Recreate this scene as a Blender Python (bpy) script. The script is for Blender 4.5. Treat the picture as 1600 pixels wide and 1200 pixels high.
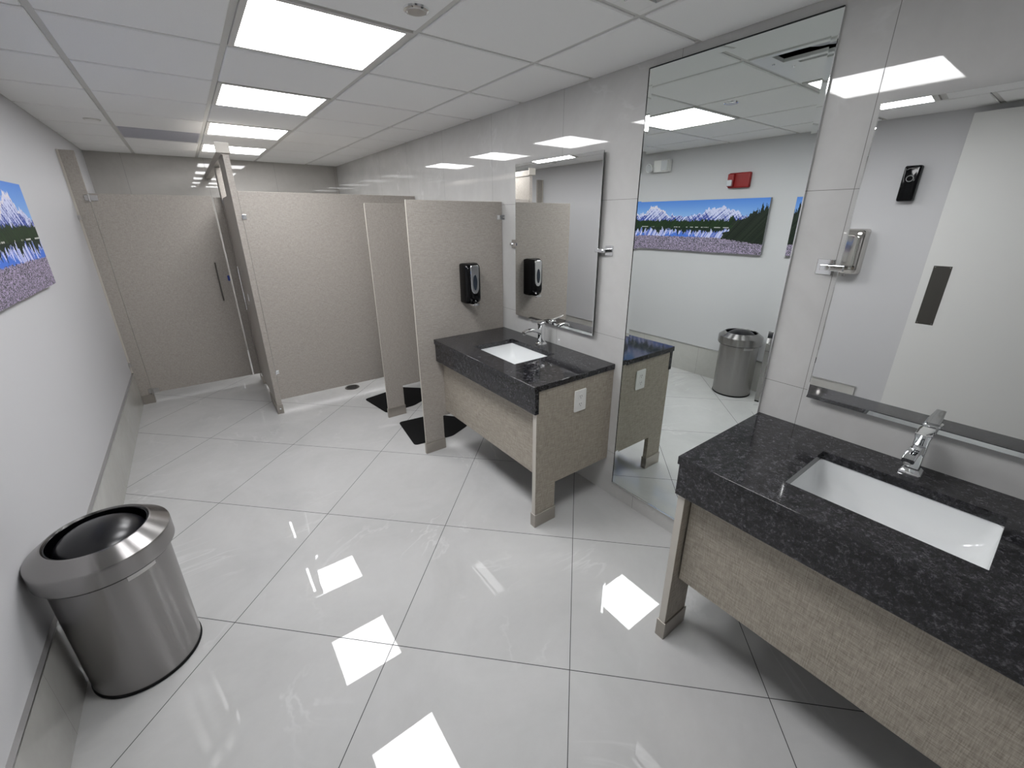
import bpy, bmesh, math, random
import numpy as np
from mathutils import Vector, Matrix, Euler
random.seed(7)
PI = math.pi
for o in list(bpy.data.objects):
    bpy.data.objects.remove(o)
SC = bpy.context.scene
COL = SC.collection

# ---------------------------------------------------------------- camera, world, exposure
W, H, YB, YF = 2.5907, 2.4111, 6.7462, -0.45        # room width, ceiling, back wall, front wall
CX, CY, CZ = 0.6916, 0.0, 1.7182
yaw, pit, rol, FOC = 0.64037, -0.35385, -0.00294, 656.3
fw = Vector((math.sin(yaw)*math.cos(pit), math.cos(yaw)*math.cos(pit), math.sin(pit)))
rt0 = fw.cross(Vector((0, 0, 1))).normalized()
up0 = rt0.cross(fw)
rt = rt0*math.cos(rol) + up0*math.sin(rol)
up = -rt0*math.sin(rol) + up0*math.cos(rol)
cd = bpy.data.cameras.new('camera')
cam = bpy.data.objects.new('camera', cd)
COL.objects.link(cam)
cam.matrix_world = Matrix(((rt.x, up.x, -fw.x, CX), (rt.y, up.y, -fw.y, CY), (rt.z, up.z, -fw.z, CZ), (0, 0, 0, 1)))
cd.sensor_fit = 'HORIZONTAL'; cd.sensor_width = 36.0
cd.lens = 36.0*FOC/1600
cd.shift_x = (800-805.07)/1600
cd.shift_y = -(600-583.58)/1600
cd.clip_start = 0.02
SC.camera = cam
wd = bpy.data.worlds.new('world'); SC.world = wd; wd.use_nodes = True
wd.node_tree.nodes['Background'].inputs[0].default_value = (0.8, 0.85, 0.9, 1)
wd.node_tree.nodes['Background'].inputs[1].default_value = 0.05
SC.view_settings.view_transform = 'Standard'
SC.view_settings.look = 'None'
SC.view_settings.gamma = 1
SC.view_settings.exposure = 1.12
SC.view_settings.use_curve_mapping = False
LIGHT = 9.0                                          # radiance of the ceiling panels

# ---------------------------------------------------------------- helpers
def B(): return bmesh.new()
def box(bm, x0, x1, y0, y1, z0, z1):
    v = [bm.verts.new(p) for p in ((x0,y0,z0),(x1,y0,z0),(x1,y1,z0),(x0,y1,z0),(x0,y0,z1),(x1,y0,z1),(x1,y1,z1),(x0,y1,z1))]
    for f in ((0,3,2,1),(4,5,6,7),(0,1,5,4),(1,2,6,5),(2,3,7,6),(3,0,4,7)):
        bm.faces.new([v[i] for i in f])
    return bm
def prism(bm, pts, ax, a, b):
    """extrude a 2D outline along an axis; pts are the two other coordinates in xyz order"""
    def P(p, c):
        return {'x': (c, p[0], p[1]), 'y': (p[0], c, p[1]), 'z': (p[0], p[1], c)}[ax]
    A = [bm.verts.new(P(p, a)) for p in pts]; C = [bm.verts.new(P(p, b)) for p in pts]
    n = len(pts)
    bm.faces.new(A); bm.faces.new(C[::-1])
    for i in range(n):
        bm.faces.new((A[i], C[i], C[(i+1) % n], A[(i+1) % n]))
    return bm
def rrect(w, h, r, n=5, cx=0, cy=0):
    out = []
    for sx, sy, a0 in ((1,1,0),(-1,1,90),(-1,-1,180),(1,-1,270)):
        for k in range(n+1):
            a = math.radians(a0+90*k/n)
            out.append((cx+sx*(w/2-r)+r*math.cos(a), cy+sy*(h/2-r)+r*math.sin(a)))
    return out
def loft(bm, rings, cap0=True, cap1=True):
    R = [[bm.verts.new(p) for p in r] for r in rings]
    n = len(R[0])
    for a, b in zip(R, R[1:]):
        for i in range(n):
            bm.faces.new((a[i], a[(i+1) % n], b[(i+1) % n], b[i]))
    if cap0: bm.faces.new(R[0][::-1])
    if cap1: bm.faces.new(R[-1])
    return bm
def lathe(bm, prof, cx=0, cy=0, n=72):
    """profile of (r, z); closed at r = 0 ends"""
    R = []
    for r, z in prof:
        if r < 1e-6: R.append([bm.verts.new((cx, cy, z))])
        else: R.append([bm.verts.new((cx+r*math.cos(2*PI*k/n), cy+r*math.sin(2*PI*k/n), z)) for k in range(n)])
    for a, b in zip(R, R[1:]):
        for i in range(n):
            j = (i+1) % n
            if len(a) == 1 and len(b) == 1: continue
            if len(a) == 1: bm.faces.new((a[0], b[j], b[i]))
            elif len(b) == 1: bm.faces.new((a[i], a[j], b[0]))
            else: bm.faces.new((a[i], a[j], b[j], b[i]))
    return bm
def tube(bm, pts, r, n=12):
    pts = [Vector(p) for p in pts]; rings = []
    for i, p in enumerate(pts):
        t = (pts[min(i+1, len(pts)-1)] - pts[max(i-1, 0)]).normalized()
        ref = Vector((0, 0, 1)) if abs(t.z) < .9 else Vector((1, 0, 0))
        u = t.cross(ref).normalized(); v = t.cross(u)
        rr = r[i] if isinstance(r, (list, tuple)) else r
        rings.append([p+u*rr*math.cos(2*PI*k/n)+v*rr*math.sin(2*PI*k/n) for k in range(n)])
    return loft(bm, rings)
def obj(name, bm, m, parent=None, bev=0.0, smooth=0, seg=2):
    bmesh.ops.recalc_face_normals(bm, faces=bm.faces)
    me = bpy.data.meshes.new(name); bm.to_mesh(me); bm.free()
    me.materials.append(m)
    if smooth:
        for p in me.polygons: p.use_smooth = True
        me.set_sharp_from_angle(angle=math.radians(smooth))
    o = bpy.data.objects.new(name, me); COL.objects.link(o)
    if parent is not None:
        o.parent = parent
        o.location = -Vector(parent.location) if parent.get('w') else (0, 0, 0)
    if bev:
        b = o.modifiers.new('bevel', 'BEVEL'); b.width = bev; b.segments = seg; b.limit_method = 'ANGLE'; b.angle_limit = math.radians(40)
    return o
def tag(o, label, cat, group=None):
    o['label'] = label; o['category'] = cat
    if group: o['group'] = group
    return o
def thing(name, label, cat, loc, group=None):
    """Empty at the thing's base. Parts are modelled in world coordinates and shifted back by the parent's location."""
    o = bpy.data.objects.new(name, None); COL.objects.link(o)
    o.empty_display_size = .05
    o.location = loc; o['w'] = 1
    return tag(o, label, cat, group)
def sub(name, bm, m, parent, **k):
    """sub-part of a part (its parent is a mesh already shifted)"""
    o = obj(name, bm, m, None, **k); o.parent = parent
    return o
def struct(name, bm, m, parent=None, **k):
    o = obj(name, bm, m, parent, **k)
    if parent is None: o['kind'] = 'structure'
    return o

# ---------------------------------------------------------------- materials
def srgb(r, g=None, b=None):
    if g is None: g = b = r
    f = lambda c: ((c/255)/12.92 if c/255 <= .04045 else ((c/255+.055)/1.055)**2.4)
    return (f(r), f(g), f(b), 1)
def mat(name, col, rough=.5, metal=0., spec=.5, **kw):
    m = bpy.data.materials.new(name); m.use_nodes = True
    p = m.node_tree.nodes['Principled BSDF']
    p.inputs['Base Color'].default_value = col
    p.inputs['Roughness'].default_value = rough
    p.inputs['Metallic'].default_value = metal
    p.inputs['Specular IOR Level'].default_value = spec
    for k, v in kw.items(): p.inputs[k].default_value = v
    return m
def N(m, t, **kw):
    n = m.node_tree.nodes.new(t)
    for k, v in kw.items(): setattr(n, k, v)
    return n
def L(m, a, b): m.node_tree.links.new(a, b)
def ramp(m, fac, stops):
    r = N(m, 'ShaderNodeValToRGB'); L(m, fac, r.inputs[0])
    e = r.color_ramp.elements
    e[0].position, e[0].color = stops[0]; e[1].position, e[1].color = stops[-1]
    for p, c in stops[1:-1]:
        x = e.new(p); x.color = c
    return r
def pbsdf(m): return m.node_tree.nodes['Principled BSDF']
def objco(m, loc=(0,0,0), rot=(0,0,0), scale=(1,1,1)):
    t = N(m, 'ShaderNodeTexCoord'); mp = N(m, 'ShaderNodeMapping')
    L(m, t.outputs['Object'], mp.inputs[0])
    mp.inputs['Location'].default_value = loc; mp.inputs['Rotation'].default_value = rot; mp.inputs['Scale'].default_value = scale
    return mp.outputs[0]
def noise(m, vec, scale, detail=4, rough=.5, dist=0):
    n = N(m, 'ShaderNodeTexNoise'); L(m, vec, n.inputs['Vector'])
    n.inputs['Scale'].default_value = scale; n.inputs['Detail'].default_value = detail
    n.inputs['Roughness'].default_value = rough; n.inputs['Distortion'].default_value = dist
    return n.outputs['Fac']
def mix(m, fac, a, b, mode='MIX'):
    n = N(m, 'ShaderNodeMix', data_type='RGBA', blend_type=mode)
    for s, v in ((n.inputs[0], fac), (n.inputs[6], a), (n.inputs[7], b)):
        if hasattr(v, 'links'): L(m, v, s)
        else: s.default_value = v
    return n.outputs[2]

def stone(name, lo, hi, vein, grout, vec_of, bw, bh, mortar, rough, seedscale=1.0, vs=.35, spec=.5):
    """large polished porcelain tiles with faint veins and thin joints"""
    m = mat(name, hi, rough, spec=spec)
    co = objco(m)
    cloud = noise(m, co, 1.7*seedscale, 6, .62, .6)
    base = ramp(m, cloud, [(.3, lo), (.7, hi)])
    fine = noise(m, co, 22, 4, .6)
    base2 = mix(m, .10, base.outputs[0], ramp(m, fine, [(.35, lo), (.65, hi)]).outputs[0])
    vn = noise(m, co, 1.1*seedscale, 5, .55, 1.6)
    vr = ramp(m, vn, [(.485, (0,0,0,1)), (.5, (1,1,1,1)), (.515, (0,0,0,1))])
    patch = ramp(m, noise(m, co, 2.3, 2), [(.5, (0,0,0,1)), (.7, (vs,)*3+(1,))])
    vf = mix(m, 1.0, vr.outputs[0], patch.outputs[0], 'MULTIPLY')
    c = mix(m, vf, base2, vein)
    vec = vec_of(m)
    br = N(m, 'ShaderNodeTexBrick', offset=0.0, squash=1.0)
    L(m, vec, br.inputs['Vector'])
    br.inputs['Scale'].default_value = 1; br.inputs['Brick Width'].default_value = bw; br.inputs['Row Height'].default_value = bh
    br.inputs['Mortar Size'].default_value = mortar; br.inputs['Mortar Smooth'].default_value = .1
    br.inputs['Color1'].default_value = (0,0,0,1); br.inputs['Color2'].default_value = (0,0,0,1); br.inputs['Mortar'].default_value = (1,1,1,1)
    c = mix(m, br.outputs['Fac'], c, grout)
    L(m, c, pbsdf(m).inputs['Base Color'])
    rr = N(m, 'ShaderNodeMapRange'); L(m, br.outputs['Fac'], rr.inputs[0])
    rr.inputs[3].default_value = rough; rr.inputs[4].default_value = .6
    L(m, rr.outputs[0], pbsdf(m).inputs['Roughness'])
    return m
def floor_vec(m):
    t = N(m, 'ShaderNodeTexCoord'); a = N(m, 'ShaderNodeVectorMath', operation='SUBTRACT')
    L(m, t.outputs['Object'], a.inputs[0]); a.inputs[1].default_value = (1.0376, 1.3508, 0)
    r = N(m, 'ShaderNodeVectorRotate', rotation_type='Z_AXIS'); L(m, a.outputs[0], r.inputs['Vector'])
    r.inputs['Angle'].default_value = PI/4
    b = N(m, 'ShaderNodeVectorMath', operation='ADD'); L(m, r.outputs[0], b.inputs[0]); b.inputs[1].default_value = (.7547*20, .7547*20, 0)
    return b.outputs[0]
def wall_vec(ix, off):
    def f(m):
        t = N(m, 'ShaderNodeTexCoord'); s = N(m, 'ShaderNodeSeparateXYZ'); L(m, t.outputs['Object'], s.inputs[0])
        c = N(m, 'ShaderNodeCombineXYZ'); L(m, s.outputs[ix], c.inputs[0]); L(m, s.outputs[2], c.inputs[1])
        a = N(m, 'ShaderNodeVectorMath', operation='SUBTRACT'); L(m, c.outputs[0], a.inputs[0]); a.inputs[1].default_value = off
        b = N(m, 'ShaderNodeVectorMath', operation='ADD'); L(m, a.outputs[0], b.inputs[0]); b.inputs[1].default_value = (.7510*12, .7510*6, 0)
        return b.outputs[0]
    return f
M = {}
M['floor'] = stone('polished_floor_tile', srgb(184,184,183), srgb(199,199,198), srgb(216,216,215), srgb(52,52,52), floor_vec, .7547, .7547, .0017, .012, vs=.6)
M['walltile'] = stone('polished_wall_tile', srgb(186,185,183), srgb(203,203,201), srgb(218,218,217), srgb(120,118,114), wall_vec(1, (.571,1.06,0)), .751, .751, .0011, .02, vs=.6)
M['backtile'] = stone('polished_back_wall_tile', srgb(172,169,164), srgb(190,188,184), srgb(206,204,200), srgb(120,118,114), wall_vec(0, (.3,1.06,0)), .751, .751, .0011, .02, vs=.3)
M['basetile'] = stone('base_tile', srgb(178,177,172), srgb(196,195,191), srgb(212,211,208), srgb(125,122,118), wall_vec(1, (.2,-.42,0)), .751, .751, .0012, .10)

def paint(name, c, bump=.08):
    m = mat(name, c, .55, spec=.25)
    co = objco(m); bp = N(m, 'ShaderNodeBump'); bp.inputs['Strength'].default_value = bump; bp.inputs['Distance'].default_value = .002
    L(m, noise(m, co, 260, 2), bp.inputs['Height']); L(m, bp.outputs[0], pbsdf(m).inputs['Normal'])
    return m
M['paint'] = paint('pale_grey_wall_paint', srgb(202,202,204))
M['doorpaint'] = paint('white_door_paint', srgb(222,222,220), .02)
m = mat('ceiling_tile', srgb(214,213,211), .9, spec=.1)
co = objco(m); bp = N(m, 'ShaderNodeBump'); bp.inputs['Strength'].default_value = .25; bp.inputs['Distance'].default_value = .002
L(m, noise(m, co, 300, 3, .7), bp.inputs['Height']); L(m, bp.outputs[0], pbsdf(m).inputs['Normal'])
L(m, ramp(m, noise(m, co, 420, 2, .7), [(.3, srgb(234,234,233)), (.5, srgb(243,243,242))]).outputs[0], pbsdf(m).inputs['Base Color'])
M['ceil'] = m
M['grid'] = mat('ceiling_grid_enamel', srgb(205,204,200), .45)
M['gridgap'] = mat('ceiling_shadow_gap', srgb(120,119,116), .8)
def laminate(name, a, b, sx, sz, strength=1.0, rough=.45, vert='z'):
    """woven fabric-look laminate: crossed fine stretched noise"""
    m = mat(name, a, rough, spec=.35)
    co1 = objco(m, scale=(sx, sx, sz)); co2 = objco(m, scale=(sz, sz, sx))
    n1 = noise(m, co1, 1, 3, .6); n2 = noise(m, co2, 1, 3, .6)
    ad = N(m, 'ShaderNodeMath', operation='ADD'); L(m, n1, ad.inputs[0]); L(m, n2, ad.inputs[1])
    hf = N(m, 'ShaderNodeMath', operation='MULTIPLY'); L(m, ad.outputs[0], hf.inputs[0]); hf.inputs[1].default_value = .5
    L(m, ramp(m, hf.outputs[0], [(.36, a), (.64, b)]).outputs[0], pbsdf(m).inputs['Base Color'])
    bp = N(m, 'ShaderNodeBump'); bp.inputs['Strength'].default_value = .1; bp.inputs['Distance'].default_value = .001
    L(m, hf.outputs[0], bp.inputs['Height']); L(m, bp.outputs[0], pbsdf(m).inputs['Normal'])
    return m
M['part'] = laminate('taupe_linen_laminate', srgb(148,142,135), srgb(182,176,168), 420, 45)
M['vanity'] = laminate('beige_woven_laminate', srgb(136,128,116), srgb(184,176,163), 330, 22)
M['edge'] = mat('pale_panel_edge', srgb(196,191,182), .4)
# granite
m = mat('black_granite', srgb(36,36,38), .07, spec=.5)
co = objco(m)
n1 = noise(m, co, 95, 6, .75, .3); n2 = noise(m, co, 260, 3, .7); n3 = noise(m, co, 38, 4, .65)
c1 = ramp(m, n1, [(.40, srgb(18,18,20)), (.52, srgb(42,42,46)), (.63, srgb(112,111,116))])
c2 = ramp(m, n2, [(.42, srgb(14,14,16)), (.66, srgb(92,91,96))])
cc = mix(m, .45, c1.outputs[0], c2.outputs[0])
cc = mix(m, .85, cc, ramp(m, n3, [(.38, (.22,.22,.22,1)), (.62, (1,1,1,1))]).outputs[0], 'MULTIPLY')
L(m, cc, pbsdf(m).inputs['Base Color'])
M['granite'] = m
M['ceramic'] = mat('white_ceramic', srgb(236,238,238), .12, spec=.5)
M['chrome'] = mat('chrome', (.86,.87,.88,1), .04, 1)
M['satin'] = mat('satin_metal', (.55,.54,.53,1), .28, 1)
def brushed(name, c, rough, an):
    m = mat(name, c, rough, 1)
    p = pbsdf(m); p.inputs['Anisotropic'].default_value = an
    p.inputs['Anisotropic Rotation'].default_value = .25
    tg = N(m, 'ShaderNodeTangent', direction_type='RADIAL', axis='Z'); L(m, tg.outputs[0], p.inputs['Tangent'])
    co = objco(m, scale=(3, 3, 900)); bp = N(m, 'ShaderNodeBump'); bp.inputs['Strength'].default_value = .04; bp.inputs['Distance'].default_value = .001
    L(m, noise(m, co, 1, 2), bp.inputs['Height']); L(m, bp.outputs[0], p.inputs['Normal'])
    return m
M['brushed'] = brushed('brushed_stainless', (.33,.32,.315,1), .26, .92)
M['shoe'] = mat('brushed_shoe_steel', (.42,.39,.35,1), .35, .85)
M['mirror'] = mat('silvered_glass', (.84,.88,.86,1), .0, 1)
M['mirror_clear'] = mat('clear_silvered_glass', (.87,.88,.875,1), .0, 1)
M['edgegapshade'] = mat('dark_edge_gap_shade', srgb(20,24,23), .15)  # near-black for the mirror's side line and the painted gap shadow on top
M['mirrorback'] = mat('mirror_backing', srgb(40,42,42), .5)
M['black'] = mat('gloss_black_plastic', srgb(5,5,7), .10, spec=.3)
M['blackmat'] = mat('matt_black_rubber', srgb(12,12,13), .75, spec=.2)
M['smoke'] = mat('smoked_window', srgb(40,48,58), .05)
M['white'] = mat('white_plastic', srgb(232,232,230), .3)
M['dark'] = mat('dark_slot', srgb(20,20,20), .6)
M['greyfilter'] = mat('grey_air_grille', srgb(196,196,203), .6)
M['redplastic'] = mat('red_plastic', srgb(142,22,24), .35)
M['lens'] = mat('clear_ribbed_lens', srgb(215,218,222), .15, .3)
M['pushplate'] = mat('aged_push_plate', (.16,.15,.14,1), .32, 1)
M['blue'] = mat('blue_indicator', srgb(50,70,150), .3)
M['canvasedge'] = mat('canvas_side', srgb(150,150,152), .8)
m = mat('light_diffuser', (1,1,1,1), .6)
pbsdf(m).inputs['Emission Color'].default_value = (.985, .985, 1, 1); pbsdf(m).inputs['Emission Strength'].default_value = LIGHT
M['lamp'] = m

# ---------------------------------------------------------------- room shell
YC = -1.9                                             # corridor end behind the doorway
struct('floor', box(B(), -.12, W+.12, YC, YB+.12, -.1, 0), M['floor'])
struct('wall_right', box(B(), W, W+.12, YC, YB+.12, 0, 2.6), M['walltile'])
struct('wall_back', box(B(), 0, W, YB, YB+.12, 0, 2.6), M['backtile'])
struct('wall_left', box(B(), -.12, 0, YC, YB+.12, 0, 2.6), M['paint'])
bm = B()                                              # front wall with the doorway
box(bm, 0, .035, YF-.12, YF, 0, 2.6); box(bm, 1.12, W, YF-.12, YF, 0, 2.6); box(bm, .035, 1.12, YF-.12, YF, 2.37, 2.6)
struct('wall_front', bm, M['paint'])
struct('wall_corridor', box(B(), 0, W, YC-.12, YC, 0, 2.6), M['paint'])
struct('baseboard_left', box(B(), 0, .012, .95, YB, 0, .322), M['basetile'])
struct('trim_1', box(B(), 0, .016, .95, YB, .322, .330), M['satin'])
# door frame
bm = B(); box(bm, .035, .075, YF-.13, YF+.012, 0, 2.37); box(bm, 1.08, 1.12, YF-.13, YF+.012, 0, 2.37); box(bm, .075, 1.08, YF-.13, YF+.012, 2.33, 2.37)
struct('trim_2', bm, M['satin'], bev=.002)

# ceiling: lay-in grid with lowered tile faces
bx = [.4185, .9986-.008, 1.5968, 2.1934]
ROW0, P = 2.4659, .6096
cols = [0.0] + bx + [W]
rows = [ROW0+k*P for k in range(-8, 8) if YC < ROW0+k*P < YB]
ys = [YC] + rows + [YB]
LIGHTROWS = [-3, -1, 1, 3, 5]
lightcells = {(2, round(ROW0+k*P, 4)) for k in LIGHTROWS}
fancell = (3, round(ROW0-3*P, 4)); greycell = (1, round(ROW0+4*P, 4))
bm = B()
box(bm, -.12, W+.12, YC-.12, YB+.12, H+.16, H+.22)
g = .013
for i in range(5):
    for j in range(len(ys)-1):
        x0, x1, y0, y1 = cols[i], cols[i+1], ys[j], ys[j+1]
        key = (i, round(y0, 4))
        if key in lightcells or key == fancell or key == greycell: continue
        a0 = x0+(g if i else 0); a1 = x1-(g if i < 4 else 0)
        b0 = y0+(g if j else 0); b1 = y1-(g if j < len(ys)-2 else 0)
        s = .004
        prismless = [(a0+s, b0+s, H-.004), (a1-s, b0+s, H-.004), (a1-s, b1-s, H-.004), (a0+s, b1-s, H-.004)]
        ring0 = [(a0, b0, H+.012), (a1, b0, H+.012), (a1, b1, H+.012), (a0, b1, H+.012)]
        ring1 = [(a0, b0, H), (a1, b0, H), (a1, b1, H), (a0, b1, H)]
        loft(bm, [ring0, ring1, prismless])
struct('ceiling', bm, M['ceil'])
bm = B()
for x in bx: box(bm, x-.012, x+.012, YC, YB, H+.0035, H+.03)
for y in rows: box(bm, 0, W, y-.012, y+.012, H+.004, H+.03)
box(bm, 0, .014, YC, YB, H-.003, H+.03); box(bm, W-.014, W, YC, YB, H-.003, H+.03)
box(bm, 0, W, YB-.014, YB, H-.0035, H+.03)
struct('trim_3', bm, M['grid'])

# ceiling lights
names_l = {-3: 'square ceiling light panel nearest the door, seen only in reflections',
           -1: 'largest square ceiling light panel, cut by the top edge of the photo',
           1: 'second square ceiling light panel from the camera, past the largest one',
           3: 'third square ceiling light panel from the camera, between two plain tiles',
           5: 'farthest square ceiling light panel, crossed by the tall partition post'}
for k in LIGHTROWS:
    x0, x1 = bx[1], bx[2]; y0 = ROW0+k*P; y1 = y0+P
    t = thing('ceiling_light', names_l[k], 'ceiling light', ((x0+x1)/2, (y0+y1)/2, H), 'ceiling light panels')
    fx0, fx1, fy0, fy1 = x0+g, x1-g, y0+g, y1-g
    bm = B(); e = .022
    for q in ((fx0, fx1, fy0, fy0+e), (fx0, fx1, fy1-e, fy1), (fx0, fx0+e, fy0+e, fy1-e), (fx1-e, fx1, fy0+e, fy1-e)):
        box(bm, *q, H-.004, H+.03)
    obj('frame', bm, M['grid'], t)
    obj('diffuser', box(B(), fx0+e, fx1-e, fy0+e, fy1-e, H+.002, H+.012), M['lamp'], t)
    obj('housing', box(B(), fx0+.001, fx1-.001, fy0+.001, fy1-.001, H+.0305, H+.10), M['greyfilter'], t)  # unseen box, added to stop upward diffuser light leaking through the fan slot

# grey return-air panel in the ceiling over the end stall
t = thing('air_return_panel', 'flat grey air return panel set in the ceiling above the end stall', 'air vent', ((bx[0]+bx[1])/2, ROW0+4.5*P, H))
y0 = ROW0+4*P; y1 = y0+P
obj('grille', box(B(), bx[0]+g, bx[1]-g, y0+g, y1-g, H+.001, H+.02), M['greyfilter'], t)
bm = B()
for k in range(24):
    yy = y0+.03+k*(P-.06)/23
    box(bm, bx[0]+g+.01, bx[1]-g-.01, yy-.003, yy+.003, H-.003, H+.002)
obj('louvre', bm, M['greyfilter'], t)['kind'] = 'stuff'

# ceiling exhaust unit, seen in the tall mirror
x0, x1, y0, y1 = bx[2]+g, bx[3]-g, ROW0-3*P+g, ROW0-2*P-g
t = thing('ceiling_fan_unit', 'white ceiling exhaust unit with a dark open slot, reflected high in the tall mirror', 'exhaust fan', ((x0+x1)/2, (y0+y1)/2, H))
bm = B()
box(bm, x0, x0+.36, y0, y1, H-.004, H+.012); box(bm, x0+.36, x0+.39, y0, y0+.06, H-.004, H+.012); box(bm, x0+.36, x0+.39, y1-.14, y1, H-.004, H+.012)
box(bm, x0+.39, x0+.42, y0, y1, H-.004, H+.012); box(bm, x0+.54, x1, y0, y1, H-.004, H+.012)
box(bm, x0+.42, x0+.54, y1-.09, y1, H-.004, H+.012)
obj('cover', bm, M['white'], t, bev=.001)
bm = B(); box(bm, x0, x1, y0, y1, H+.13, H+.15)
for q in ((x0, x0+.004, y0, y1), (x1-.004, x1, y0, y1), (x0+.004, x1-.004, y0, y0+.004), (x0+.004, x1-.004, y1-.004, y1)): box(bm, *q, H+.0125, H+.13)
obj('housing', bm, M['dark'], t)
bm = B(); tube(bm, [(x0+.48, y0+.32, H+.02), (x0+.48, y0+.32, H+.075)], .055, 24)
obj('motor', bm, M['greyfilter'], t, smooth=40)
for px, py in ((x0+.33, y1-.1), (x0+.20, y1-.2), (x0+.43, y1-.05), (x0+.33, y0+.08)):
    obj('screw', lathe(B(), [(0, H-.009), (.006, H-.008), (.007, H-.004), (0, H-.004)], px, py, 12), M['chrome'], t)

# sprinkler covers
def disc_cover(x, y, r, label, dark=True):
    t = thing('sprinkler_cover', label, 'sprinkler', (x, y, H), 'round ceiling covers')
    obj('ring', lathe(B(), [(r*.78, H-.004), (r*.80, H-.012), (r*.97, H-.010), (r, H-.004)], x, y, 40), M['chrome'] if dark else M['grid'], t, smooth=40)
    obj('cover_plate', lathe(B(), [(0, H-.0145), (r*.7, H-.014), (r*.80, H-.010), (r*.8, H-.004)], x, y, 40), M['satin'] if dark else M['white'], t, smooth=40)
disc_cover(1.506, 1.668, .045, 'dark metal round ceiling cover beside the largest light panel')
disc_cover(.322, 4.67, .05, 'pale round ceiling cover near the left wall above the stall', False)

# ---------------------------------------------------------------- entrance door standing open along the left wall
t = bpy.data.objects.new('door_1', None); COL.objects.link(t); t.location = (.05, YF+.02, 0); t['w'] = 1; t['kind'] = 'structure'
obj('door_leaf', box(B(), .030, .075, YF+.02, .748, .012, 2.365), M['doorpaint'], t, bev=.002)
bm = B(); box(bm, .075, .0765, .597, .697, .955, 1.385)
pp = obj('push_plate', bm, M['pushplate'], t, bev=.0005)
for yy in (.607, .687):
    for zz in (.965, 1.375):
        sub('screw', tube(B(), [(.0765, yy, zz), (.0775, yy, zz)], .003, 10), M['satin'], pp)
for zz in (.25, 1.2, 2.15):
    obj('hinge', box(B(), .022, .034, YF+.012, YF+.06, zz-.05, zz+.05), M['satin'], t, bev=.002)

# ---------------------------------------------------------------- wall mirrors
def bevel_mirror(name, xs, y0, y1, z0, z1, bw, depth, th, label, cat='mirror', sw=None, glass='mirror'):
    """bevelled glass; face at x = xs looking to -x"""
    t = thing(name, label, cat, (xs, (y0+y1)/2, z0))
    bm = B(); sw = sw or bw
    r0 = [(xs, y0+sw, z0+bw), (xs, y1-sw, z0+bw), (xs, y1-sw, z1-bw), (xs, y0+sw, z1-bw)]
    r1 = [(xs+depth, y0, z0), (xs+depth, y1, z0), (xs+depth, y1, z1), (xs+depth, y0, z1)]
    R0 = [bm.verts.new(p) for p in r0]; R1 = [bm.verts.new(p) for p in r1]
    bm.faces.new(R0)
    for i in range(4): bm.faces.new((R0[i], R0[(i+1) % 4], R1[(i+1) % 4], R1[i]))
    r2 = [bm.verts.new((xs+max(depth, 0)+.0015, v.co.y, v.co.z)) for v in R1]
    for i in range(4): bm.faces.new((R1[i], R1[(i+1) % 4], r2[(i+1) % 4], r2[i]))
    bm.faces.new(r2[::-1])
    gl = obj('glass', bm, M[glass], t)
    obj('backing', box(B(), xs+max(depth, 0)+.0015, xs+max(depth, 0)+.0015+th, y0+.001, y1-.001, z0+.001, z1-.001), M['mirrorback'], t)
    return t
t = bevel_mirror('full_length_mirror', W-.0085, .722, 1.482, .110, 2.366, .021, -.0011, .0055, 'tall frameless mirror reaching nearly floor to ceiling between the two sinks')
bm = B(); box(bm, W-.011, W-.001, 1.482, 1.486, .106, 2.370); box(bm, W-.011, W-.001, .722, 1.482, 2.366, 2.371)
obj('edge_and_gap_shade', bm, M['edgegapshade'], t)  # dark side strip; the top strip paints the shadow in the gap above
bm = B(); box(bm, W-.012, W-.001, .722, 1.486, .104, .110); box(bm, W-.012, W-.001, .719, .722, .106, 2.366)
obj('edge_channel', bm, M['chrome'], t)
def tilt_mirror(y0, y1, label):
    xs = W-.032
    t = bevel_mirror('tilt_mirror', xs, y0, y1, 1.040, 2.057, .016, .0012, .006, label, sw=.003, glass='mirror_clear')
    for s, yy in ((-1, y0), (1, y1)):
        zc = 1.545
        bm = B()
        ya, yb = sorted((yy+s*.030, yy+s*.085))
        box(bm, W-.006, W, ya-.003, yb-.004, zc-.028, zc+.028)
        pl = obj('bracket', bm, M['chrome'], t, bev=.002)
        bm = B(); ya, yb = sorted((yy-s*.014, yy+s*.058))
        box(bm, W-.040, W-.034, ya, yb, zc-.010, zc+.010)
        ya, yb = sorted((yy+s*.046, yy+s*.058)); box(bm, W-.035, W-.005, ya, yb, zc-.010, zc+.010)
        sub('arm', bm, M['chrome'], pl, bev=.0015)
        bm = B(); tube(bm, [(W-.048, yy+s*.035, zc), (W-.040, yy+s*.035, zc)], .009, 16)
        sub('knob', bm, M['chrome'], pl, smooth=40)
    return t
tilt_mirror(1.716, 2.500, 'wall mirror with chrome side brackets above the farther sink')
tilt_mirror(-.240, .547, 'wall mirror with chrome side brackets above the nearer sink')

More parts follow.
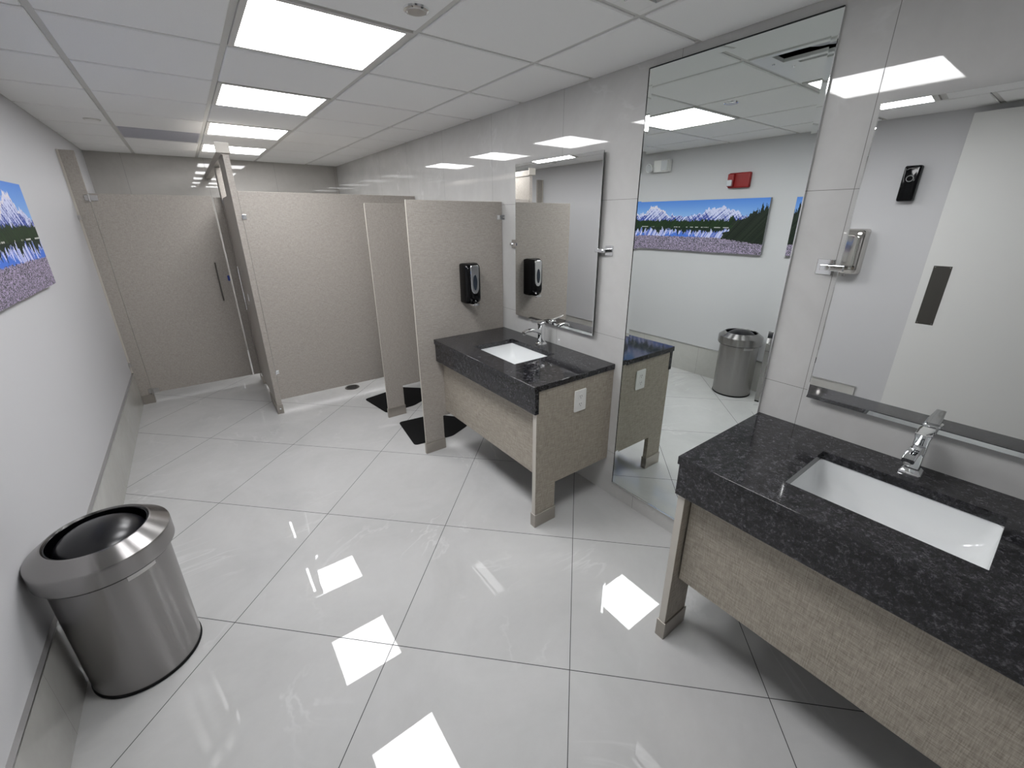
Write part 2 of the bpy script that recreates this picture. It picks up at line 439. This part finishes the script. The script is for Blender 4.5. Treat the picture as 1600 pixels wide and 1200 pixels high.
# ---------------------------------------------------------------- vanities
def sink_basin(bm, x0, x1, y0, y1, zt, depth):
    cx, cy = (x0+x1)/2, (y0+y1)/2; w, l = x1-x0, y1-y0
    prof = [(1.0, 0), (.99, .25), (.965, .5), (.90, .72), (.78, .88), (.55, .97), (.25, 1.0)]
    rings = []
    for s, d in prof:
        s2 = 1-(1-s)*1.0
        ww, ll = w*s2, l*(1-(1-s)*1.0)
        rr = min(.030 + (1-s)*.10, ww*.49)
        rings.append([(a, b, zt-depth*d) for a, b in rrect(ww, ll, rr, 6, cx, cy)])
    rim = [[(a, b, zt) for a, b in rrect(w+.05, l+.05, .04, 6, cx, cy)]]
    out = []
    for s, d in prof[::-1]:
        out.append([(a, b, zt-.014-(depth)*d) for a, b in rrect(w*s+.03*(s > .3), l*s+.03*(s > .3), min(.035+(1-s)*.10, (w*s)*.49), 6, cx, cy)])
    loft(bm, rings[::-1] + rim + [[(a, b, zt-.012) for a, b in rrect(w+.05, l+.05, .04, 6, cx, cy)]] + out[::-1], True, True)
    return cx, cy
def vanity(ya, yb, sy0, end_lo, far, who, near):
    """ya nearer end, yb farther end; end_lo: y of the free end panel; who: words that set this one apart"""
    XF, ZT = 1.969, .900
    # base panels
    t = thing('vanity_base', 'beige woven laminate vanity base '+who[0], 'vanity', (2.3, (ya+yb)/2, 0), 'vanity bases')
    ey0, ey1 = end_lo, end_lo+.030
    pts = [(1.990, .012), (2.138, .012), (2.138, .256), (W-.001, .256), (W-.001, .866), (2.005, .866), (2.005, .735), (1.990, .735)]
    ep = obj('end_panel', prism(B(), pts, 'y', ey0, ey1), M['vanity'], t, bev=.001)
    sub('edge_strip', box(B(), 1.9885, 1.990, ey0+.001, ey1-.001, .08, .734), M['edge'], ep)
    bm = B(); box(bm, 1.984, 2.143, ey0-.006, ey1+.006, 0, .088)
    obj('foot_shoe', bm, M['shoe'], t, bev=.002)
    if near: f0, f1 = ya+.006, ey0-.006
    else: f0, f1 = ey1+.001, yb-.001
    obj('front_panel', box(B(), 2.030, 2.049, f0, f1, .320, .866), M['vanity'], t, bev=.001)
    # granite top
    c = thing('countertop', 'black speckled granite countertop '+who[1], 'countertop', (2.28, (ya+yb)/2, .866), 'granite countertops')
    hx0, hx1, hy0, hy1 = 2.108, 2.432, sy0, sy0+.465
    bm = B()
    O = [(XF, ya), (W-.001, ya), (W-.001, yb), (XF, yb)]; I = [(hx0, hy0), (hx1, hy0), (hx1, hy1), (hx0, hy1)]
    vs = {}
    for nm, pts2 in (('O', O), ('I', I)):
        for z in (.868, ZT): vs[nm, z] = [bm.verts.new((p[0], p[1], z)) for p in pts2]
    for i in range(4):
        j = (i+1) % 4
        bm.faces.new((vs['O', ZT][i], vs['O', ZT][j], vs['I', ZT][j], vs['I', ZT][i]))
        bm.faces.new((vs['O', .868][i], vs['I', .868][i], vs['I', .868][j], vs['O', .868][j]))
        bm.faces.new((vs['O', .868][i], vs['O', .868][j], vs['O', ZT][j], vs['O', ZT][i]))
        bm.faces.new((vs['I', .868][i], vs['I', ZT][i], vs['I', ZT][j], vs['I', .868][j]))
    obj('slab', bm, M['granite'], c, bev=.0012)
    a0, a1 = (ya+.004, yb-.001) if not near else (ya+.001, yb-.004)
    obj('apron', box(B(), XF+.007, XF+.034, a0, a1, .737, .8675), M['granite'], c, bev=.002)
    # sink
    s = thing('sink', 'white rectangular sink set in the countertop '+who[2], 'sink', (2.27, sy0+.2325, .70), 'undermount sinks')
    bm = B(); cx, cy = sink_basin(bm, hx0-.004, hx1+.004, hy0-.004, hy1+.004, .8675, .135)
    bs = obj('basin', bm, M['ceramic'], s, smooth=50)
    obj('drain', lathe(B(), [(0, .7365), (.012, .737), (.020, .7395), (.024, .738), (.024, .7335), (0, .7335)], cx+.0, cy, 32), M['chrome'], s, smooth=40)
    obj('tailpipe', lathe(B(), [(0, .62), (.018, .62), (.018, .7185), (0, .7185)], cx, cy, 24), M['chrome'], s, smooth=40)
    return cy
def faucet(y, label):
    x, z = 2.512, .900
    t = thing('faucet', label, 'faucet', (x, y, z), 'chrome faucets')
    bm = B()
    loft(bm, [[(a, b, zz) for a, b in rrect(w, w, .004, 3, x, y)] for w, zz in ((.058, z), (.058, z+.006), (.050, z+.012), (.040, z+.018))])
    obj('base', bm, M['chrome'], t, smooth=35)
    bm = B()
    loft(bm, [[(a, b, zz) for a, b in rrect(w, w, .004, 3, x, y)] for w, zz in ((.038, z+.018), (.036, z+.07), (.038, z+.130), (.044, z+.145), (.044, z+.151), (.038, z+.156))])
    obj('body', bm, M['chrome'], t, smooth=35)
    # flat spout reaching out over the basin
    bm = B(); rings = []
    for dx, zz, w, h in ((-.012, z+.088, .032, .040), (-.045, z+.102, .032, .026), (-.090, z+.113, .032, .018), (-.135, z+.112, .032, .014), (-.156, z+.102, .031, .014)):
        rings.append([(x+dx, a+y, zz+b) for a, b in rrect(w, h, .004, 3)])
    loft(bm, rings)
    sp = obj('spout', bm, M['chrome'], t, smooth=35)
    sub('aerator', lathe(B(), [(0, z+.088), (.009, z+.088), (.010, z+.096), (.0, z+.096)], x-.150, y, 20), M['satin'], sp, smooth=40)
    bm = B(); rings = []
    for dx, zz, w, h in ((.020, z+.160, .038, .007), (-.018, z+.164, .038, .007), (-.065, z+.172, .030, .005), (-.095, z+.177, .026, .004)):
        rings.append([(x+dx, a+y, zz+b) for a, b in rrect(w, h, .0018, 2)])
    loft(bm, rings)
    obj('lever', bm, M['chrome'], t, smooth=35)
SCR_N = 2.700
cy1 = vanity(1.546, SCR_N-.001, 1.908, 1.552, False,
       ('beside the tall mirror, outlet on its side', 'butting the panel with the soap dispenser', 'beside the soap dispenser panel'), False)
cy2 = vanity(YF+.002, .716, -.054, .675, False,
       ('at the right edge of the photo, nearest the camera', 'in the right foreground', 'in the right foreground'), True)
faucet(cy1, 'square chrome single-lever faucet on the far countertop beside the soap dispenser')
faucet(cy2, 'square chrome single-lever faucet on the near countertop in the right foreground')

# outlet on the end panel of the farther vanity
t = thing('outlet', 'white two-socket power outlet on the side of the farther vanity', 'power outlet', (2.31, 1.552, .67))
pl = obj('cover_plate', prism(B(), rrect(.090, .132, .006, 3, 2.309, .738), 'y', 1.545, 1.5515), M['white'], t, bev=.0015)
for zc in (.738-.024, .738+.024):
    rc = sub('socket', prism(B(), rrect(.036, .034, .009, 4, 2.309, zc), 'y', 1.5435, 1.5455), M['white'], pl, bev=.0006)
for zc in (.738-.024, .738+.024):
    sub('slot', box(B(), 2.301, 2.3030, 1.5428, 1.5436, zc-.001, zc+.009), M['dark'], pl)
    sub('slot', box(B(), 2.315, 2.317, 1.5428, 1.5436, zc, zc+.008), M['dark'], pl)
    sub('ground_hole', tube(B(), [(2.309, 1.5428, zc-.008), (2.309, 1.5436, zc-.008)], .0025, 8), M['dark'], pl)

# ---------------------------------------------------------------- urinal screens with shoes
def wall_bracket(parent, x, y0, y1, z, s=1):
    """chrome clip at the wall end (x = W)"""
    bm = B(); box(bm, x-.050, x, y0-.004, y0, z-.016, z+.016); box(bm, x-.050, x, y1, y1+.004, z-.016, z+.016)
    box(bm, x-.005, x-.0005, y0-.034, y1+.034, z-.016, z+.016)
    b = obj('bracket', bm, M['chrome'], parent, bev=.001)
    sub('screw', tube(B(), [(x-.032, y0-.007, z), (x-.032, y0-.003, z)], .005, 10), M['satin'], b)
    sub('screw', tube(B(), [(x-.009, y0-.021, z), (x-.004, y0-.021, z)], .005, 10), M['satin'], b)
def screen(y, label, xf=1.846):
    th = .013
    t = thing('urinal_screen', label, 'partition panel', (2.2, y+th/2, 0), 'urinal screens')
    pts = [(xf, .010), (2.004, .010), (2.004, .280), (W-.006, .280), (W-.006, 1.830), (xf, 1.830)]
    pn = obj('panel', prism(B(), pts, 'y', y, y+th), M['part'], t, bev=.001)
    bm = B(); box(bm, xf-.0012, xf, y+.001, y+th-.001, .09, 1.829); box(bm, xf, W-.006, y+.001, y+th-.001, 1.830, 1.8312)
    sub('edge_strip', bm, M['edge'], pn)
    obj('foot_shoe', box(B(), xf-.006, 2.010, y-.006, y+th+.006, 0, .088), M['shoe'], t, bev=.002)
    wall_bracket(t, W, y, y+th, 1.725); wall_bracket(t, W, y, y+th, .42)
screen(SCR_N, 'taupe laminate screen panel against the farther vanity, carrying the soap dispenser')
screen(3.49, 'taupe laminate screen panel with a foot, standing free behind the soap dispenser panel')

# soap dispenser on the near screen
def soap(x, z, yw, label):
    t = thing('soap_dispenser', label, 'soap dispenser', (x, yw, z))
    w, h = .126, .285; zc = z+h/2+.025
    bm = B(); rings = []
    for d, sw, sh, r in ((0, .96, .97, .012), (.02, 1.0, 1.0, .018), (.060, 1.0, 1.0, .022), (.085, .93, .96, .030), (.098, .78, .88, .036), (.103, .55, .75, .030)):
        rings.append([(a, yw-d, b) for a, b in rrect(w*sw, h*sh, r, 6, x, zc)])
    loft(bm, rings); obj('housing', bm, M['black'], t, smooth=45)
    # chrome shield on the front with a smoked level window
    bm = B(); top, bot = zc+h*.46, zc-h*.24
    outl = []
    n = 18
    for k in range(n+1):
        a = PI*k/n
        outl.append((.030*math.cos(a), bot+.045-.045*math.sin(a)))
    outl = [(x+.034, top-.012), (x+.026, top)] + [(x-.026, top), (x-.034, top-.012)] + [(x-p[0], p[1]) for p in outl]
    prism(bm, outl, 'y', yw-.112, yw-.095)
    sh = obj('shield', bm, M['chrome'], t, bev=.003, smooth=45)
    win = [(x+.016*math.cos(2*PI*k/28), zc+.012+.055*math.sin(2*PI*k/28)) for k in range(28)]
    sub('level_window', prism(B(), win, 'y', yw-.1145, yw-.1115), M['smoke'], sh, bev=.001)
    bm = B(); rings = []
    for d, zz, ww in ((.045, zc-h/2+.004, .05), (.085, zc-h/2-.002, .058), (.112, zc-h/2-.004, .056), (.122, zc-h/2-.001, .046)):
        rings.append([(x+a, yw-d, zz+b) for a, b in rrect(ww, .018, .006, 3)])
    loft(bm, rings); obj('push_bar', bm, M['chrome'], t, smooth=45)
soap(2.268, 1.112, SCR_N-.0015, 'black wall soap dispenser with chrome shield on the taupe panel above the farther sink')

# ---------------------------------------------------------------- urinal floor mats
def mat_on_floor(pts, label):
    bm = B(); prism(bm, pts, 'z', .0005, .006)
    return tag(obj('floor_mat', bm, M['blackmat'], None, bev=.002), label, 'floor mat', 'black urinal mats')
def softpoly(pts, r=.035, n=5):
    out = []; k = len(pts)
    for i in range(k):
        p, a, b = Vector(pts[i]), Vector(pts[i-1]), Vector(pts[(i+1) % k])
        u = (a-p).normalized(); v = (b-p).normalized()
        s, e = p+u*r, p+v*r
        for q in range(n+1):
            tt = q/n
            out.append(tuple((1-tt)**2*s + 2*tt*(1-tt)*p + tt*tt*e))
    return out
shape = lambda y: softpoly([(1.85, y-.22), (2.15, y-.24), (2.37, y-.17), (2.37, y+.10), (2.20, y+.22), (1.86, y+.22)], .03)
mat_on_floor(softpoly([(1.82, 2.875), (2.14, 2.83), (2.345, 2.92), (2.345, 3.13), (2.20, 3.30), (1.875, 3.34)]), 'black rubber floor mat under the soap dispenser panel, nearer of the two')
mat_on_floor(softpoly([(1.86, 3.60), (2.14, 3.60), (2.37, 3.72), (2.39, 3.97), (2.22, 4.13), (1.80, 4.04)]), 'black rubber floor mat behind the free-standing screen, farther of the two')
bm = lathe(B(), [(0, .003), (.058, .003), (.062, .0045), (.072, .004), (.075, .0005), (0, .0005)], 1.80, 4.455, 40)
t = thing('floor_drain', 'small dark round floor drain by the gap under the wide stall panel', 'floor drain', (1.80, 4.455, 0))
obj('rim', bm, M['pushplate'], t, smooth=40)
bm = B()
for k in range(-3, 4):
    l = math.sqrt(.055**2-(k*.015)**2); box(bm, 1.80-l, 1.80+l, 4.455+k*.015-.004, 4.455+k*.015+.004, .003, .0038)
obj('grate', bm, M['dark'], t)

# ---------------------------------------------------------------- toilet stalls
# wide side panel of the stall block
t = thing('stall_divider', 'wide taupe laminate stall side panel behind the screens, reaching to the tiled wall', 'partition panel', (1.84, 4.206, .13))
pn = obj('panel', box(B(), 1.090, W-.006, 4.195, 4.209, .135, 1.925), M['part'], t, bev=.001)
bm = B(); box(bm, 1.090, W-.006, 4.196, 4.208, 1.925, 1.9262); sub('edge_strip', bm, M['edge'], pn)
for zz in (1.735, .405):
    bm = B(); box(bm, 1.088, 1.118, 4.189, 4.1949, zz-.018, zz+.018); box(bm, 1.0885, 1.094, 4.165, 4.189, zz-.018, zz+.018)
    b = obj('bracket', bm, M['chrome'], t, bev=.001)
    bm = B(); tube(bm, [(1.106, 4.186, zz), (1.106, 4.189, zz)], .005, 10); sub('screw', bm, M['satin'], b)
wall_bracket(t, W, 4.195, 4.209, 1.735)

def tall_post(x0, x1, y0, y1, ztop, label, cat='partition post'):
    t = thing('stall_post', label, cat, ((x0+x1)/2, (y0+y1)/2, 0))
    p = obj('panel', box(B(), x0, x1, y0, y1, .010, ztop), M['part'], t, bev=.001)
    s = obj('foot_shoe', box(B(), x0-.005, x1+.005, y0-.006, y1+.006, 0, .090), M['shoe'], t, bev=.002)
    bm = B(); tube(bm, [((x0+x1)/2, y0-.0085, .05), ((x0+x1)/2, y0-.006, .05)], .008, 14); sub('screw', bm, M['chrome'], s)
    return t
tall_post(1.045, 1.087, 4.190, 4.600, 2.180, 'nearer tall taupe partition post, rising over the wide stall divider')
tall_post(1.045, 1.087, 5.150, 5.330, 2.170, 'tall taupe partition post behind the nearest post, beside the end stall door')
t = thing('head_rail', 'dark taupe head rail running from the nearest tall post to the back wall', 'rail', (1.066, 5.4, 2.17))
obj('rail', box(B(), 1.036, 1.094, 4.200, YB, 2.1805, 2.238), M['part'], t, bev=.002)
obj('end_cap', box(B(), 1.005, 1.100, 4.182, 4.200, 2.190, 2.262), M['edge'], t, bev=.003)

t = thing('stall_pilaster', 'narrow tall taupe pilaster fixed to the left wall beside the stall door', 'partition panel', (.055, 5.25, 0))
obj('panel', box(B(), .004, .105, 5.240, 5.262, .010, 2.250), M['part'], t, bev=.001)
obj('foot_shoe', box(B(), .016, .110, 5.234, 5.268, 0, .092), M['shoe'], t, bev=.002)
obj('wall_channel', box(B(), 0, .014, 5.228, 5.240, .335, 2.250), M['edge'], t, bev=.001)
for zz in (1.735, .42):
    obj('bracket', box(B(), 0, .020, 5.205, 5.228, zz-.018, zz+.018), M['satin'], t, bev=.002)
def pull(bm, p0, p1, off, r=.006):
    """vertical tube handle on two standoffs; off: vector away from the door"""
    o = Vector(off); a, b = Vector(p0), Vector(p1)
    tube(bm, [a+o, b+o], r, 12)
    d = (b-a)*.12
    tube(bm, [a+d, a+d+o], r*.8, 10); tube(bm, [b-d, b-d+o], r*.8, 10)
t = thing('stall_door', 'wide taupe laminate stall door facing the camera at the left, with a tube handle', 'stall door', (.11, 5.25, .1))
pn = obj('panel', box(B(), .109, .966, 5.240, 5.262, .102, 1.926), M['part'], t, bev=.001)
bm = B(); box(bm, .9661, .9672, 5.2405, 5.2615, .103, 1.925); box(bm, .1078, .109, 5.2405, 5.2615, .103, 1.925); sub('edge_strip', bm, M['edge'], pn)
bm = B(); pull(bm, (.868, 5.240, .940), (.868, 5.240, 1.315), (0, -.035, 0)); obj('handle', bm, M['pushplate'], t, smooth=40)
for zz in (1.890, .125):
    bm = B(); box(bm, .078, .160, 5.230, 5.2395, zz-.022, zz+.022); tube(bm, [(.107, 5.226, zz-.03), (.107, 5.226, zz+.03)], .008, 12)
    obj('hinge', bm, M['satin'], t, bev=.001, smooth=40)
obj('latch', prism(B(), rrect(.020, .055, .008, 4, .955, 1.155), 'y', 5.232, 5.2395), M['blue'], t, bev=.001)
t = thing('stall_filler', 'narrow dark taupe strip between the camera-facing stall door and the post', 'partition panel', (1.01, 5.25, .1))
obj('panel', box(B(), .982, 1.044, 5.240, 5.262, .102, 1.915), M['part'], t, bev=.001)
t = thing('stall_door', 'taupe laminate stall door seen nearly edge-on beside the nearest tall post', 'stall door', (1.066, 4.61, .1))
pn = obj('panel', box(B(), 1.049, 1.069, 4.606, 5.136, .102, 1.905), M['part'], t, bev=.001)
bm = B(); pull(bm, (1.049, 4.668, .915), (1.049, 4.668, 1.315), (-.035, 0, 0)); obj('handle', bm, M['chrome'], t, smooth=40)
obj('latch', box(B(), 1.038, 1.0488, 4.612, 4.640, 1.0, 1.07), M['chrome'], t, bev=.003)
for zz in (1.87, .128):
    bm = B(); box(bm, 1.039, 1.0488, 5.09, 5.140, zz-.02, zz+.02); obj('hinge', bm, M['chrome'], t, bev=.001)
obj('pivot', box(B(), 1.050, 1.068, 4.62, 4.66, .085, .102), M['chrome'], t, bev=.001)

# ---------------------------------------------------------------- trash can
bxc, byc = .205, 1.925
t = thing('trash_can', 'round brushed steel trash can with a black domed swing lid by the left wall', 'trash can', (bxc, byc, 0))
obj('body', lathe(B(), [(0, .012), (.176, .012), (.177, .02), (.178, .545), (.170, .545), (.168, .03), (0, .03)], bxc, byc, 96), M['brushed'], t, smooth=40)
obj('base_ring', lathe(B(), [(0, 0), (.176, 0), (.180, .004), (.180, .012), (.176, .0145), (0, .0145)], bxc, byc, 96), M['blackmat'], t, smooth=40)
obj('seal', lathe(B(), [(.1785, .528), (.196, .528), (.196, .536), (.1785, .536)], bxc, byc, 96), M['black'], t, smooth=40)
lr = obj('lid_ring', lathe(B(), [(.186, .535), (.2005, .534), (.203, .538), (.203, .596), (.2025, .602), (.2015, .606), (.1520, .645), (.147, .646), (.143, .636), (.143, .585), (.180, .575), (.186, .535)], bxc, byc, 96), M['brushed'], t, smooth=20)
obj('collar', lathe(B(), [(.136, .560), (.1428, .560), (.1428, .640), (.139, .640), (.136, .560)], bxc, byc, 72), M['black'], t, smooth=40)
bm = B(); lathe(bm, [(.134, .588)] + [(.134*math.cos(a), .588+.082*math.sin(a)) for a in [PI/2*k/14 for k in range(1, 14)]] + [(0, .670), (0, .664), (.130, .583)], bxc, byc, 72)
dm = obj('dome', bm, M['blackmat2'] if 'blackmat2' in M else mat('satin_black_plastic', srgb(16,16,20), .28), t, smooth=60)
bm = B()
ang = -.95                                           # label plate faces the camera side
rings = []
for k in range(13):
    a = ang-.26+.52*k/12
    c, s = math.cos(a), math.sin(a)
    rings.append([(bxc+r*c, byc+r*s, z) for r, z in ((.1785, .500), (.1800, .500), (.1800, .527), (.1785, .527))])
loft(bm, rings); obj('plate', bm, M['satin'], t, smooth=40)

# ---------------------------------------------------------------- canvas prints on the left wall
def vnoise(x, seed, octs=5):
    out = np.zeros_like(x); amp = 1.0; tot = 0
    for o in range(octs):
        rs = np.random.RandomState(seed*31+o); tab = rs.rand(4096)
        xi = np.floor(x).astype(int) % 4095; f = x-np.floor(x); f = f*f*(3-2*f)
        out += amp*(tab[xi]*(1-f)+tab[xi+1]*f); tot += amp; amp *= .5; x = x*2.03+17.1
    return out/tot
def landscape(U, V):
    """U 0..1 from the right-hand trees (low y) to the left peaks; V 0 bottom .. 1 top"""
    C = np.zeros(U.shape+(3,))
    t = np.clip((V-.5)/.5, 0, 1)[..., None]
    C[:] = np.array([.66, .80, .94])*(1-t) + np.array([.34, .55, .88])*t                     # blue sky
    X = U*26
    def bump(c, w, h): return h*np.exp(-((U-c)/w)**2)
    ridge = .66 + bump(.79, .10, .18) + bump(.30, .13, .20) + bump(.55, .07, .03) + .12*(vnoise(X*1.2, 3)-.5) + .09*(vnoise(X*4, 4)-.5)
    mt = V < ridge
    rock = vnoise(X*6+V*60, 5, 4)*.6 + vnoise(X*14-V*90, 6, 3)*.4
    snow = (rock > .56-.22*np.clip((V-.62)/.2, 0, 1))
    C[mt] = np.where(snow[..., None], [.82, .84, .96], [.24, .32, .66])[mt]
    cl = (V > ridge) & (V < ridge+.07*vnoise(X*2, 9)*np.exp(-((U-.79)/.14)**2))
    C[cl] = [.90, .88, .92]
    tree = .555 + .06*vnoise(X*3, 7) + .10*vnoise(X*11, 8, 2)*vnoise(X*4, 18, 2) + .22*np.clip((.16-U)/.12, 0, 1)*(.6+.8*vnoise(X*9, 10, 2)) + .12*np.exp(-((U-.21)/.012)**2)
    # water and its reflections
    wt = V < .47
    refl = .47-(.47-.22)*(ridge-.56)/.26
    wblue = np.array([.30, .48, .86])
    C[wt] = wblue
    mr = wt & (V > refl+.08*vnoise(X*7, 11, 2)-.04)
    C[mr] = np.where((vnoise(X*7+V*30, 12, 3) > .42)[..., None], [.80, .82, .96], [.36, .46, .80])[mr]
    tr = wt & (V > .47-.10*vnoise(X*9, 13, 3)-.16*vnoise(X*2.5, 14, 2)+.05)
    dk = vnoise(X*20+V*140, 15, 3)[..., None]
    trees = (V <= tree) & (V >= .47)
    C[trees] = (np.array([.05, .10, .06])+dk*np.array([.14, .20, .10]))[trees]
    C[tr] = (np.array([.05, .09, .07])+dk*np.array([.10, .15, .10]))[tr]
    shore = (np.abs(V-.475) < .006) & (vnoise(X*2, 21) > .5); C[shore] = [.75, .76, .74]
    # dark bank of trees at the low-y end
    bank = (U < .20-.05*np.clip((V-.35)/.3, -1, 1)+.09*vnoise(V*26, 16, 3)) & (V < tree) & (V > .10)
    C[bank] = (np.array([.03, .05, .05])+dk*np.array([.18, .21, .14]))[bank]
    fl = .27 - .10*np.clip((.3-U)/.3, 0, 1) + .03*vnoise(X*10, 17, 2)
    rs = np.random.RandomState(5); pix = rs.rand(*U.shape)
    flo = V < fl
    base = np.array([.42, .40, .46])
    fc = np.where((pix > .62)[..., None], [.74, .68, .80], np.where((pix < .25)[..., None], [.20, .24, .20], base))
    C[flo] = fc[flo]
    return C
def to_lin(c): return np.where(c <= .04045, c/12.92, ((c+.055)/1.055)**2.4)
art = mat('printed_canvas', (1,1,1,1), .5, spec=.25)
at = N(art, 'ShaderNodeAttribute', attribute_name='print'); L(art, at.outputs['Color'], pbsdf(art).inputs['Base Color'])
def canvas(y0, y1, z0, z1, nu, nv, u0, u1, label):
    d = .035
    t = thing('canvas_print', label, 'picture', (0, (y0+y1)/2, z0))
    obj('stretcher', box(B(), .001, d-.001, y0, y1, z0, z1), M['canvasedge'], t, bev=.002)
    me = bpy.data.meshes.new('image')
    yy = np.linspace(y0, y1, nu+1); zz = np.linspace(z0, z1, nv+1)
    vs = [(d, a, b) for b in zz for a in yy]
    fs = [(j*(nu+1)+i, j*(nu+1)+i+1, (j+1)*(nu+1)+i+1, (j+1)*(nu+1)+i) for j in range(nv) for i in range(nu)]
    me.from_pydata(vs, [], fs); me.update()
    Uc, Vc = np.meshgrid(u0+(u1-u0)*(np.arange(nu)+.5)/nu, (np.arange(nv)+.5)/nv)
    c = to_lin(landscape(Uc, Vc)).reshape(-1, 3)
    rgba = np.ones((nu*nv, 4, 4)); rgba[:, :, :3] = c[:, None, :]
    a = me.color_attributes.new('print', 'FLOAT_COLOR', 'CORNER')
    a.data.foreach_set('color', rgba.ravel().astype(np.float32))
    me.materials.append(art)
    o = bpy.data.objects.new('image', me); COL.objects.link(o); o.parent = t; o.location = -Vector(t.location)
    return t
canvas(1.965, 3.56, 1.375, 1.895, 380, 130, 0, 1, 'long canvas print of snowy mountains and a lake on the left wall')

# ---------------------------------------------------------------- fittings on the left wall seen in the mirrors
t = thing('hand_dryer', 'polished steel hand dryer on the left wall, reflected at the edge of the near mirror', 'hand dryer', (0, 1.255, 1.26))
bm = B(); rings = []
for d, sw, sh, r in ((0, 1, 1, .02), (.05, 1, 1, .03), (.085, .96, .97, .045), (.102, .86, .9, .05), (.108, .6, .7, .05)):
    rings.append([(d, a, b) for a, b in rrect(.225*sw, .36*sh, r, 6, 1.255, 1.452)])
loft(bm, rings); obj('cover', bm, mat('polished_steel', (.62,.60,.57,1), .10, 1), t, smooth=45)
bm = B(); tube(bm, [(.05, 1.255, 1.285), (.05, 1.255, 1.255)], .028, 24); obj('nozzle', bm, M['satin'], t, smooth=40)
obj('sensor_window', box(B(), .1083, .1095, 1.235, 1.275, 1.33, 1.345), M['dark'], t)
t = thing('air_freshener', 'black wall air freshener with a ring button, reflected in the near mirror', 'air freshener', (0, .985, 1.82))
bm = B(); rings = []
for d, sw, sh in ((0, 1, 1), (.045, 1, 1), (.058, .93, .97), (.062, .8, .9)):
    rings.append([(d, a, b) for a, b in rrect(.098*sw, .245*sh, .012, 4, .985, 1.952)])
loft(bm, rings); obj('case', bm, M['black'], t, smooth=45)
bm = B(); n = 28
rg = [[(.062, .985+r*math.cos(2*PI*k/n), 1.985+r*math.sin(2*PI*k/n)) for k in range(n)] for r in (.022, .018)]
for a, b in ((0, 1),):
    A = [bm.verts.new(p) for p in rg[0]]; A2 = [bm.verts.new((.0655, p[1], p[2])) for p in rg[0]]
    Bv = [bm.verts.new((.0655, p[1], p[2])) for p in rg[1]]; B2 = [bm.verts.new(p) for p in rg[1]]
    for i in range(n):
        j = (i+1) % n
        bm.faces.new((A[i], A[j], A2[j], A2[i])); bm.faces.new((A2[i], A2[j], Bv[j], Bv[i])); bm.faces.new((Bv[i], Bv[j], B2[j], B2[i]))
obj('button_ring', bm, M['chrome'], t, smooth=40)
bm = B(); tube(bm, [(.0625, .955, 2.045), (.0640, .97, 2.052), (.0645, .985, 2.054), (.0640, 1.0, 2.052), (.0625, 1.015, 2.045)], .0022, 8)
obj('trim_arc', bm, M['chrome'], t, smooth=40)
t = thing('emergency_light', 'white emergency light high on the left wall, reflected in the tall mirror', 'emergency light', (0, 3.19, 2.19))
obj('case', box(B(), .001, .06, 3.09, 3.29, 2.20, 2.325), M['white'], t, bev=.01, seg=3)
bm = B(); tube(bm, [(.035, 3.315, 2.255), (.095, 3.325, 2.245)], [.03, .046], 24)
h = obj('lamp_head', bm, M['white'], t, smooth=40)
bm = B(); tube(bm, [(.0945, 3.325, 2.245), (.101, 3.326, 2.244)], [.041, .037], 24)
sub('lens', bm, M['lens'], h, smooth=40)
h = obj('lamp_head', box(B(), .060, .085, 3.095, 3.175, 2.21, 2.315), M['white'], t, bev=.006)
bm = B(); box(bm, .085, .088, 3.10, 3.17, 2.215, 2.31)
sub('lens', bm, M['lens'], h, bev=.001)
t = thing('fire_strobe', 'red fire alarm strobe on the left wall above the canvas print', 'fire alarm', (0, 2.295, 1.99))
obj('case', box(B(), .001, .045, 2.19, 2.40, 1.992, 2.130), M['redplastic'], t, bev=.012, seg=3)
obj('strobe_housing', box(B(), .045, .070, 2.335, 2.395, 2.005, 2.12), M['redplastic'], t, bev=.006)
obj('strobe_lens', box(B(), .070, .092, 2.34, 2.39, 2.01, 2.065), M['lens'], t, bev=.006)
